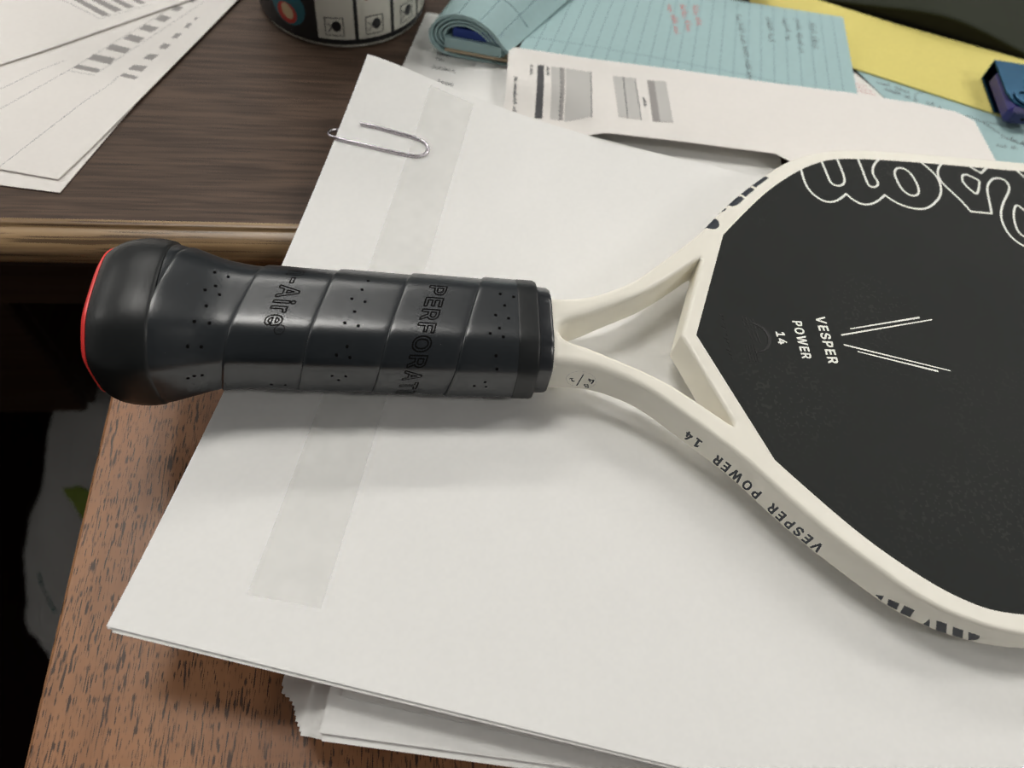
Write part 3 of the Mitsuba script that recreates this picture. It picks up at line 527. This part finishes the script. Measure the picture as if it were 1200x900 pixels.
m = box(-14, 14, -7, 7, 0, 14, 1.5); m.apply_transform(trimesh.transformations.rotation_matrix(-0.35, [0, 0, 1])); m.apply_translation([151, 347, 8.2]); put('black_case', m, 'black_plastic')
tag('black_case', 'small black case just behind the blue pad', 'case')

# ------------------------------------------------------------------ the paddle: s along its axis, t across, h above its face
PO = np.array([84.22443, 129.2902, 24.0]); PA, PB, PN = (np.array(v) for v in ([0.99907, -0.03564, -0.02443], [0.03565, 0.99936, 0.0], [0.02442, -0.00087, 0.9997]))
def W(s, t, h): s, t, h = (np.asarray(v, float) for v in (s, t, h)); return PO + s[..., None] * PA + t[..., None] * PB + h[..., None] * PN
TH = 13.0
half = np.vstack([spline([(-54, 11.6), (-47, 11.9), (-40, 12.2), (-33, 13.2), (-24, 16.5), (-16, 21.0), (-8, 27.6), (1, 35.5), (7.6, 41.7), (15, 50), (25.5, 61.3), (37.3, 72), (44.8, 78.2), (52, 82.7), (60, 86.1), (69, 88.6), (80, 89.9), (95, 90.5), (120, 90.6), (150, 90.4), (175, 90), (190, 88), (202, 82), (211, 70), (216, 53), (218.6, 30), (219.4, 0)], 260)])
outline = np.vstack([half, (half * [1, -1])[-2::-1]])[::-1]          # clockwise start at neck lower side
if not Polygon(outline).exterior.is_ccw: outline = outline[::-1]
hh = spline([(-42.2, 0), (-41.0, 2.4), (-38, 4.2), (-34, 5.6), (-27, 8.9), (-19, 12.9), (-10, 18.4), (-0.4, 25.8), (5.2, 30.3)], 60)
hh = np.vstack([hh, [(6.3, 31.0), (6.5, 30.2)], [(6.2 - 10.9 * q, 29.4 * (1 - q)) for q in np.linspace(0, 1, 20)][:-1]])
apexp = [(-4.45, 0.8), (-4.7, 0.0)]
hh = np.vstack([hh, apexp]); hole = np.vstack([hh, (hh * [1, -1])[-2:0:-1]])
if Polygon(hole).exterior.is_ccw: hole = hole[::-1]
def normals(loop):
    d = np.roll(loop, -1, 0) - loop; d /= np.maximum(np.linalg.norm(d, axis=1), 1e-9)[:, None]; n = np.c_[d[:, 1], -d[:, 0]]; m2 = n + np.roll(n, 1, 0); m2 /= np.linalg.norm(m2, axis=1)[:, None]
    return m2 / np.clip((m2 * n).sum(1), 0.55, 1)[:, None]
def rt(s): return 1.3 + 1.5 * (1 - sm(-36, -8, s))
NK = 7
def th(s): return TH + 4.0 * (1 - sm(-50, -16, s))
def rings(loop):
    n = normals(loop); r = rt(loop[:, 0])[:, None]; out = []
    for a in np.linspace(-90, 0, NK): out.append((loop - n * r * 1.15 * (1 - math.cos(math.radians(a))), -th(loop[:, 0]) + r[:, 0] * 1.15 * (1 + math.sin(math.radians(a)))))
    for a in np.linspace(0, 90, NK): out.append((loop - n * r * (1 - math.cos(math.radians(a))), -r[:, 0] * (1 - math.sin(math.radians(a)))))
    return out
V, F, k0, tops, bots = [], [], 0, [], []
for loop in (outline, hole):
    rg_ = rings(loop); n = len(loop)
    for p2, h2 in rg_: V.append(W(p2[:, 0], p2[:, 1], h2))
    f = grid_faces(len(rg_), n, True) + k0; F.append(f); k0 += n * len(rg_); tops.append(rg_[-1][0]); bots.append(rg_[0][0])
V, F = np.vstack(V), np.vstack(F)
ms = [trimesh.Trimesh(V, F[:, ::-1], process=False)]
for caps, h, flip in ((tops, 0.0, False), (bots, -TH, True)):
    v, f = tri2d(Polygon(caps[0], [caps[1]])); ms.append(trimesh.Trimesh(W(v[:, 0], v[:, 1], np.full(len(v), h) if not flip else -th(v[:, 0])), f[:, ::-1] if flip else f, process=False))
fr = cat(ms); fr.merge_vertices(digits_vertex=4)
put('pickleball_paddle__frame', fr, 'frame_white', smooth=38)
labels['pickleball_paddle__frame'] = {'label': 'cream white frame with open throat'}
fc = np.vstack([[(0, 0), (16.0, 41.4)], spline([(16.2, 41.7), (26, 52.8), (37, 64.2), (45, 71), (53, 76.8), (60, 80.6), (66, 82.8), (72, 83.8), (80, 84.4), (92, 84.8), (120, 84.9), (150, 84.6), (172, 84), (186, 81.6), (198, 75), (206, 62), (211, 43), (213.2, 20), (213.5, 0)], 120)])
face_poly = Polygon(np.vstack([fc, (fc * [1, -1])[-2:0:-1]]))
m = trimesh.creation.extrude_polygon(face_poly, 0.6, engine='earcut'); m.vertices = W(m.vertices[:, 0], m.vertices[:, 1], m.vertices[:, 2] - 0.42)
put('pickleball_paddle__face', m, 'face_black'); labels['pickleball_paddle__face'] = {'label': 'matte black hitting face'}
H0 = 0.18
on_face = lambda lift=0.05: (lambda a, b: W(a, b, np.full(len(a), H0 + lift)))
def pad_text(text, height, s, t, bold=True, spread=1.0):
    """reads towards -t, tops towards +s, centred on t; letters set one by one"""
    x, gl = 0, []
    for ch in text:
        g = text_poly(ch, height, bold); b = g.bounds; gl.append(affinity.translate(g, x - b[0], 0)); x += b[2] - b[0] + height * spread
    x -= height * spread; g = unary_union(gl)
    return affinity.affine_transform(g, [0, 1, -1, 0, s, t + x / 2])
for txt, hgt, s, t, sp, wd in (('VESPER', 3.1, 40.6, 0.5, 0.30, 17.6), ('POWER', 2.9, 32.4, 0.0, 0.28, 14.0), ('14', 2.7, 25.9, 0.2, 0.26, 4.6)):
    g = pad_text(txt, hgt, s, t, True, sp); b = g.bounds; g = affinity.scale(g, 1, wd / (b[3] - b[1]))
    put('pickleball_paddle__face__lettering', decal(g.buffer(0.07), on_face()), 'print_white')
vl = [Polygon([(51.3, 5.0), (51.3, 5.2), (76.8, 11.35), (76.8, 10.85)]), Polygon([(47.6, 2.3), (47.6, 2.7), (81, 10.6), (81, 10.4)]), Polygon([(47.5, -1.0), (47.5, -1.4), (80.5, -9.2), (80.5, -9.0)]), Polygon([(51.3, -3.4), (51.3, -3.6), (76.2, -9.75), (76.2, -9.25)])]
put('pickleball_paddle__face__rays', decal(unary_union([q.buffer(0.12) for q in vl]), on_face()), 'print_white')
LOGO = [[(51.9, 80), (51.8, 76.1), (51.7, 69.9), (52.4, 66.0), (54.6, 62.4), (58.2, 60.5), (62.4, 61.9), (66.3, 65.2)], [(66.3, 65.2), (68.4, 62.4), (71.7, 60.6), (76.5, 62.0), (81.5, 66.1)], [(81.5, 66.1), (84.4, 63.1), (89.8, 60.6), (95.3, 60.7), (100.3, 64.0), (104.2, 68.6), (105.8, 73.1), (105.8, 78.3), (103.8, 82.4), (101.4, 86)],
        [(60.9, 84), (61.3, 77.5), (61.6, 72.4), (62.2, 69.9), (64.0, 69.0), (66.3, 69.9), (67.6, 72.2), (67.9, 78.0), (67.5, 86)], [(76.1, 88), (76.3, 80), (76.3, 72.8), (76.8, 70.2), (78.0, 69.7), (79.8, 70.6), (80.7, 72.8), (80.1, 75.6), (80.6, 79.0), (83.1, 83.1), (86.6, 86.5)],
        [(110.8, 85.6), (107.6, 81.5), (106.8, 76.2), (109.0, 71.0), (111.7, 65.8), (113.5, 61.0)], [(113.5, 61.0), (121.7, 60.7)], [(121.7, 60.7), (123.5, 68.3), (124.9, 73.6), (127.6, 77.7), (131.2, 79.8), (134.1, 79.0), (134.8, 76.0), (132.0, 71.0), (128.0, 65.6), (125.1, 59.9), (124.3, 55.0), (124.9, 50.3), (127.0, 46.9), (130.5, 44.8), (135, 45.5), (141, 49)],
        [(122.0, 84.9), (125.5, 81.8), (129, 85)], [(137.0, 61.6), (135.6, 64.3), (134.0, 65.9), (131.8, 63.4), (130.1, 59.5), (129.1, 54.9), (129.3, 51.8), (131.2, 50.0), (134, 50.6)], [(141.6, 85), (143.6, 81.0), (150, 80)]]
lg = [stroke(spline(q, 40) if len(q) > 2 else q, 0.85) for q in LOGO[:8]] + [stroke(LOGO[8], 0.85), stroke(spline(LOGO[9], 30), 0.85), stroke(LOGO[10], 0.85)]
lg.append(stroke(spline([(89.6, 79.4), (92.3, 81.1), (94.7, 79.9), (96.2, 75.2), (96.2, 70.7), (94.9, 67.8), (92.3, 66.9), (89.9, 68.8), (88.8, 73.8)], 60, True).tolist() + [(89.6, 79.4)], 0.85))
lg.append(stroke([(116.4, 78.6), (117.4, 80.0), (118.8, 80.4), (122.6, 78.2), (123.1, 77.2), (121.3, 73.2), (119.6, 70.5), (118.8, 70.5), (116.8, 73.5), (115.9, 76.3), (116.4, 78.6)], 0.85))
put('pickleball_paddle__face__logo', decal(unary_union(lg).intersection(face_poly), on_face()), 'print_white'); labels['pickleball_paddle__face__logo'] = {'label': 'large white outline script logo'}
eb = [Point(18.2, 0).buffer(5.6).difference(Point(17.4, 0).buffer(5.3))] + [stroke([(16 + 1.1 * i, 8 - 0.5 * i + 0.4 * math.sin(i * 9)), (16.2 + 1.1 * i, 4 - i * .3)], .28) for i in range(5)] + [stroke([(17 + 1.2 * i, 2.5), (17.6 + 1.2 * i, -1 - i * .5)], .35) for i in range(3)] + [stroke([(15 + 0.9 * i, -3), (15.3 + 0.9 * i, -9)], .25) for i in range(4)]
eb += [stroke([(8.6 + 0.5 * ((i * 7) % 3), 8 - 1.45 * i), (9.8, 7.4 - 1.45 * i)], .28) for i in range(12)]
em_ = trimesh.util.concatenate([trimesh.creation.extrude_polygon(g, 0.15, engine='earcut') for g in getattr(unary_union(eb), 'geoms', [unary_union(eb)])])
em_.vertices = W(em_.vertices[:, 0], em_.vertices[:, 1], em_.vertices[:, 2] + H0 - 0.02); put('pickleball_paddle__face__embossed_badge', em_, 'emboss_black'); labels['pickleball_paddle__face__embossed_badge'] = {'label': 'faint embossed black badge'}
# prints on the side wall: u = arc length along the outline, v = height h (or onto the rounded top edge when above -r)
lo_side = half[:, :] * [1, -1]; up_side = half
def wall(side, sign):
    d = np.r_[0, np.cumsum(np.linalg.norm(np.diff(half, axis=0), axis=1))]
    tg = np.gradient(side, axis=0); tg /= np.linalg.norm(tg, axis=1)[:, None]; nm = np.c_[tg[:, 1], -tg[:, 0]] * sign
    def at_s(s): return np.interp(s, half[:, 0], d)
    def fn(u_, v, lift=0.06):
        p = np.c_[np.interp(u_, d, side[:, 0]), np.interp(u_, d, side[:, 1])]; n = np.c_[np.interp(u_, d, nm[:, 0]), np.interp(u_, d, nm[:, 1])]
        r = rt(p[:, 0]); arc = np.maximum(v + r, 0)                       # above the wall: run round the edge and onto the top
        an = np.minimum(arc / r, np.pi / 2); ov = np.maximum(arc - r * np.pi / 2, 0)
        ins = r * (1 - np.cos(an)) + ov; h = np.where(v < -r, v, -r + r * np.sin(an))
        q = p + n * (lift * np.cos(an) - ins)[:, None]
        return W(q[:, 0], q[:, 1], h + lift * np.sin(an))
    return at_s, fn
lo_at, lo_fn = wall(lo_side, 1); up_at, up_fn = wall(up_side, -1)
def side_text(text, height, s_from, s_to, vtop):
    """upside-down lettering on the near wall reading from s_from down to s_to"""
    u0, u1 = lo_at(s_from), lo_at(s_to); x, gl = 0, []
    for ch in text:
        if ch == ' ': x += height * 1.15; continue
        g = text_poly(ch, height, True); b = g.bounds; gl.append(affinity.translate(g, x - b[0], 0)); x += b[2] - b[0] + height * 0.48
    x -= height * 0.48; g = affinity.scale(unary_union(gl), (u0 - u1) / x, 1, origin=(0, 0))
    return affinity.affine_transform(g, [-1, 0, 0, -1, u0, vtop])
g = side_text('VESPER POWER', 4.4, 28.4, 2.7, -6.9).buffer(0.1); put('pickleball_paddle__frame__side_lettering', decal(g, lo_fn, 1.5), 'print_navy', smooth=True)
g = side_text('14', 4.1, -1.5, -5.3, -6.1).buffer(0.1); put('pickleball_paddle__frame__side_lettering', decal(g, lo_fn, 1.5), 'print_navy', smooth=True)
def ublock(at, pts): return Polygon([(at(s), v) for s, v in pts])
for q in ([(42.0, -10.7), (43.07, -8.9), (43.5, -11.4)], [(44.2, -8.7), (46.1, -7.8), (47.1, -11.2), (45.2, -11.5)], [(47.2, -7.2), (49.2, -6.8), (50.3, -11.1), (48.3, -11.5)], [(53.4, -7.7), (55.3, -11.4), (53.9, -11.4)],
          [(54.6, -6.5), (56.8, -6.2), (59.6, -11.5), (57.4, -11.7)], [(58.6, -6.4), (61.0, -6.4), (63.8, -11.3), (61.4, -11.3)], [(62.6, -6.5), (64.2, -6.5), (65.6, -6.9), (66.5, -8.6), (66.6, -10.2), (65.6, -11.4)]):
    put('pickleball_paddle__frame__edge_logo', decal(ublock(lo_at, q).buffer(0.12), lo_fn, 1.0), 'print_navy', smooth=True)
for q in ([(31.0, -7), (31.0, 1.3), (37.0, 1.3), (37.0, -7)], [(26.0, -7), (26.0, 1.7), (30.2, 1.7), (30.2, -7)], [(20.4, -7), (20.4, 1.0), (22.0, 2.0), (25.2, 2.0), (25.2, -7)], [(16.8, -7), (16.8, -1.0), (18.0, 0.4), (19.0, 0.2), (19.2, -7)]):
    put('pickleball_paddle__frame__edge_logo', decal(ublock(up_at, q), up_fn, 0.8), 'print_navy', smooth=True)
uc = up_at(12.4); put('pickleball_paddle__frame__edge_logo', decal(affinity.scale(Point(uc, -0.6).buffer(2.9), 1.05, 1.15).difference(stroke([(uc - 2.6, -2.4), (uc - 0.2, -1.5)], .7)), up_fn, 0.8), 'print_navy', smooth=True)
u0 = lo_at(-36.0)
def flip(tx, hgt, du, v): return affinity.translate(affinity.rotate(text_poly(tx, hgt, True), 205, origin=(0, 0)), u0 + du, v)
stk = unary_union([stroke([(u0 + 1.0, -5.0), (u0 + 0.3, -11.6)], 0.38), flip('4', 2.7, 4.6, -5.8), flip('1', 2.0, -1.2, -7.6), flip('8', 2.0, 3.6, -9.4)])
put('pickleball_paddle__frame__size_sticker', decal(stk, lo_fn, 1.0), 'print_navy', smooth=True); labels['pickleball_paddle__frame__size_sticker'] = {'label': 'round grip size sticker reading 4 1/8'}
put('pickleball_paddle__frame__size_sticker_rim', decal(Point(u0 + 0.9, -7.9).buffer(4.5).difference(Point(u0 + 0.9, -7.9).buffer(4.38)).intersection(rect(u0 - 9, u0 + 9, -12.0, 0)), lo_fn, 1.0), 'print_lightgrey', smooth=True)

# handle: an eight-sided section with soft corners about the axis h = HC
HC, HW, HHT = -6.5, 17.2, 13.3
SUP = [(1, 0, HW), (0, 1, HHT), (0.61, 0.79, 16.3), (-0.61, 0.79, 16.3)]
def section(phi, p=15):
    c, s_ = np.cos(phi), np.sin(phi); return sum(np.abs((a * c + b * s_) / d) ** p for a, b, d in SUP) ** (-1 / p)
def flare(s): return np.interp(s, [-172, -169.6, -168, -165, -161, -157, -152, -147, -142, -138, -132], [0.4, 2.2, 3.6, 4.9, 5.6, 5.6, 4.7, 3.2, 1.6, 0.7, 0])
_fs = np.linspace(-172, -130, 200); _fv = flare(_fs); _k = np.ones(15) / 15; _fv = np.convolve(np.pad(_fv, 7, mode='edge'), _k, 'valid')
def hsurf(s, phi, add=0.0, lift=0.0):
    r = section(phi) + np.interp(s, _fs, _fv, right=0) + add + lift
    return W(s, r * np.cos(phi), HC + r * np.sin(phi))
PITCH = 21.0
def tape_h(w): return 0.60 * (1 - w) - 0.42 * np.exp(-w / 0.016) - 0.16 * np.exp(-(1 - w) / 0.03)
GS0, GS1 = -153.5, -55.4
def ridge(s, phi):                                          # height of the wound tape: each turn overlaps the one before it
    w = np.mod((s + 111.0 + PITCH * (phi - np.pi / 2) / (2 * np.pi)) / PITCH, 1.0); return tape_h(w)
turns = np.arange(-4, 6); NP_ = 160; V, F, k0 = [], [], 0
wv = np.r_[0, 0.003, 0.01, 0.018, 0.03, 0.05, np.linspace(0.08, 0.9, 18), 0.93, 0.95, 0.97, 0.985, 1]
th_ = np.linspace(0, 2 * np.pi, NP_)
for tn in turns:
    ph, ww = np.meshgrid(th_, wv, indexing='ij')
    s = -111.0 + PITCH * tn - PITCH * (ph - np.pi / 2) / (2 * np.pi) + PITCH * ww
    add = np.where(ww == 0, -0.25, tape_h(ww)); sc = np.clip(s, GS0, GS1)
    V.append(hsurf(sc.ravel(), ph.ravel(), add.ravel())); f = grid_faces(NP_, len(wv)) + k0; k0 += NP_ * len(wv)
    sf = s.ravel(); ok = ((sf[f - (k0 - NP_ * len(wv))] > GS0) & (sf[f - (k0 - NP_ * len(wv))] < GS1)).any(1); F.append(f[ok])
V, F = np.vstack(V), np.vstack(F)
gm = trimesh.Trimesh(V, F, process=False); gm.remove_unreferenced_vertices(); gm.fix_normals()
put('pickleball_paddle__grip_tape', gm, 'grip_black', smooth=32); labels['pickleball_paddle__grip_tape'] = {'label': 'black perforated grip tape wound in a spiral'}
def lathe8(ss, adds, caps=(True, True)):
    n = 128; ph = np.linspace(0, 2 * np.pi, n, endpoint=False); V = []
    for s, a in zip(ss, adds): V.append(hsurf(np.full(n, s), ph, a))
    m_ = len(ss); V = np.vstack(V + [W(np.array([ss[0]]), np.array([0.0]), np.array([HC])), W(np.array([ss[-1]]), np.array([0.0]), np.array([HC]))])
    F = list(grid_faces(m_, n, True))
    if caps[0]: F += [[m_ * n, (j + 1) % n, j] for j in range(n)]
    if caps[1]: F += [[m_ * n + 1, (m_ - 1) * n + j, (m_ - 1) * n + (j + 1) % n] for j in range(n)]
    m = trimesh.Trimesh(V, F, process=False); m.fix_normals(); return m
ss = np.r_[-169.8, np.linspace(-169.6, -154.4, 30), -153.8, -153.4, -153.2]; put('pickleball_paddle__butt_cap', lathe8(ss, np.r_[-1.2, np.full(30, 0.75), 0.7, 0.45, -0.4]), 'rubber_black', smooth=35)
put('pickleball_paddle__end_disc', lathe8([-171.6, -171.4, -170.2, -169.8], [-0.7, 0.3, 1.2, 0.8]), 'cap_red', smooth=35); labels['pickleball_paddle__end_disc'] = {'label': 'red disc at the end of the handle'}
put('pickleball_paddle__collar', lathe8([-55.6, -55.5, -55.0, -50.2, -49.5, -49.2], [-0.5, 0.30, 0.42, 0.35, 0.0, -1.2]), 'rubber_black', smooth=35)
put('pickleball_paddle__collar_ring', lathe8([-49.6, -49.4, -46.0, -45.2, -44.9], [-2.2, -1.5, -1.7, -2.1, -3.2]), 'rubber_gloss', smooth=35)
core = lathe8([-169, -46], [-6, -3.5]); put('pickleball_paddle__handle_core', core, 'frame_white', smooth=35)
# perforations
DOTS = [(-140.5, 6.8, 7), (-136.9, 6.3, 7), (-139.5, 2.4, 7), (-141.8, 0.5, 7), (-138.1, -0.1, 7), (-140.7, -4.1, 7), (-142.9, -8.9, 7), (-139.3, -9.2, 7), (-143.7, -16.4, -4), (-141.8, -18.6, -4), (-145.3, -19.4, -4), (-144.2, -13.4, 3.4), (-141.0, -13.6, 3.2),
        (-107.2, -16.4, -4), (-103.5, -16.7, -4), (-105.6, -18.8, -6), (-100.1, 4.8, 7), (-102.7, 1.3, 7), (-99.0, 0.6, 7), (-101.6, -3.0, 7), (-104.0, -6.9, 7), (-100.3, -7.7, 7), (-103.0, -12.5, 4), (-105.8, -14.4, 2.6), (-102.2, -14.8, 2.2), (-98.6, 8.6, 7),
        (-60.7, 5.9, 7), (-56.8, 5.2, 7), (-59.5, 1.8, 7), (-62.2, -1.8, 7), (-58.5, -2.6, 7), (-61.2, -6.2, 7), (-63.8, -8.1, 7), (-60.1, -9.1, 7), (-62.0, -13.0, 3.6), (-61.5, -15.6, 1), (-64.3, -17, -4), (-67.3, -17.6, -6), (-63.8, -17.9, -6.5), (-124.5, -17.5, -10), (-120.7, -17.5, -10.4)]
for s, t, h in DOTS:
    ph = math.atan2(h - HC, t); a = np.linspace(0, 2 * np.pi, 13)[:-1]
    R_ = section(np.array([ph]))[0]
    ring = lambda r_, dep: hsurf(s + r_ * np.cos(a), ph + r_ * np.sin(a) / R_, ridge(s, ph), dep)
    V = np.vstack([ring(0.5, 0.03), ring(0.36, 0.05), ring(0.0, 0.05)[:1]]); F = list(grid_faces(2, 12, True)) + [[24, 12 + j, 12 + (j + 1) % 12] for j in range(12)]
    put('pickleball_paddle__grip_tape__perforation', (V, F), 'hole_black')
# embossed lettering wound round the grip: x along the turn (towards the viewer), y towards the face
_ph = np.linspace(np.pi / 2 - 2.2, np.pi / 2 + 3.0, 1200); _r = section(_ph); _xy = np.c_[_r * np.cos(_ph), _r * np.sin(_ph)]; _arc = np.r_[0, np.cumsum(np.linalg.norm(np.diff(_xy, axis=0), axis=1))]; _arc -= np.interp(np.pi / 2, _ph, _arc)
def grip_text(text, height, s0, arc0, lw, shear=0.22, width=1.0, bold=True, stretch=1.0):
    x, gl = 0, []
    for ch in text:
        g_ = text_poly(ch, height, bold); b = g_.bounds; gl.append(affinity.translate(g_, x - b[0], 0)); x += b[2] - b[0] + height * 0.24
    g_ = affinity.scale(unary_union(gl), stretch, 1, origin=(0, 0)); g_ = g_.boundary.buffer(lw / 2)
    def fn(a, b):
        arc = arc0 + a; ph = np.interp(arc, _arc, _ph); s = s0 + b - shear * a
        return hsurf(s, ph, ridge(s, ph), 0.045)
    return decal(g_, fn, 0.8)
for txt, hgt, s0, arc0, stre in (('n-Aire', 5.4, -120.8, -11.8, 0.80), ('PERFORATED', 4.6, -80.8, -7.6, 0.98)):
    put('pickleball_paddle__grip_tape__embossed_lettering', grip_text(txt, hgt, s0, arc0, 0.44, stretch=stre), 'hole_black', smooth=True)
c1 = unary_union([Point(0, 0).buffer(1.3).boundary.buffer(.13), affinity.translate(text_poly('R', 1.2), -0.45, -0.6)])
def fnR(a, b): arc = 9.6 + a; ph = np.interp(arc, _arc, _ph); s = -121.2 + b - 0.22 * a; return hsurf(s, ph, ridge(s, ph), 0.045)
put('pickleball_paddle__grip_tape__embossed_lettering', decal(c1, fnR, 0.8), 'hole_black', smooth=True)
tag('pickleball_paddle', 'white framed pickleball paddle with black face and black grip lying on the paper stack', 'paddle')
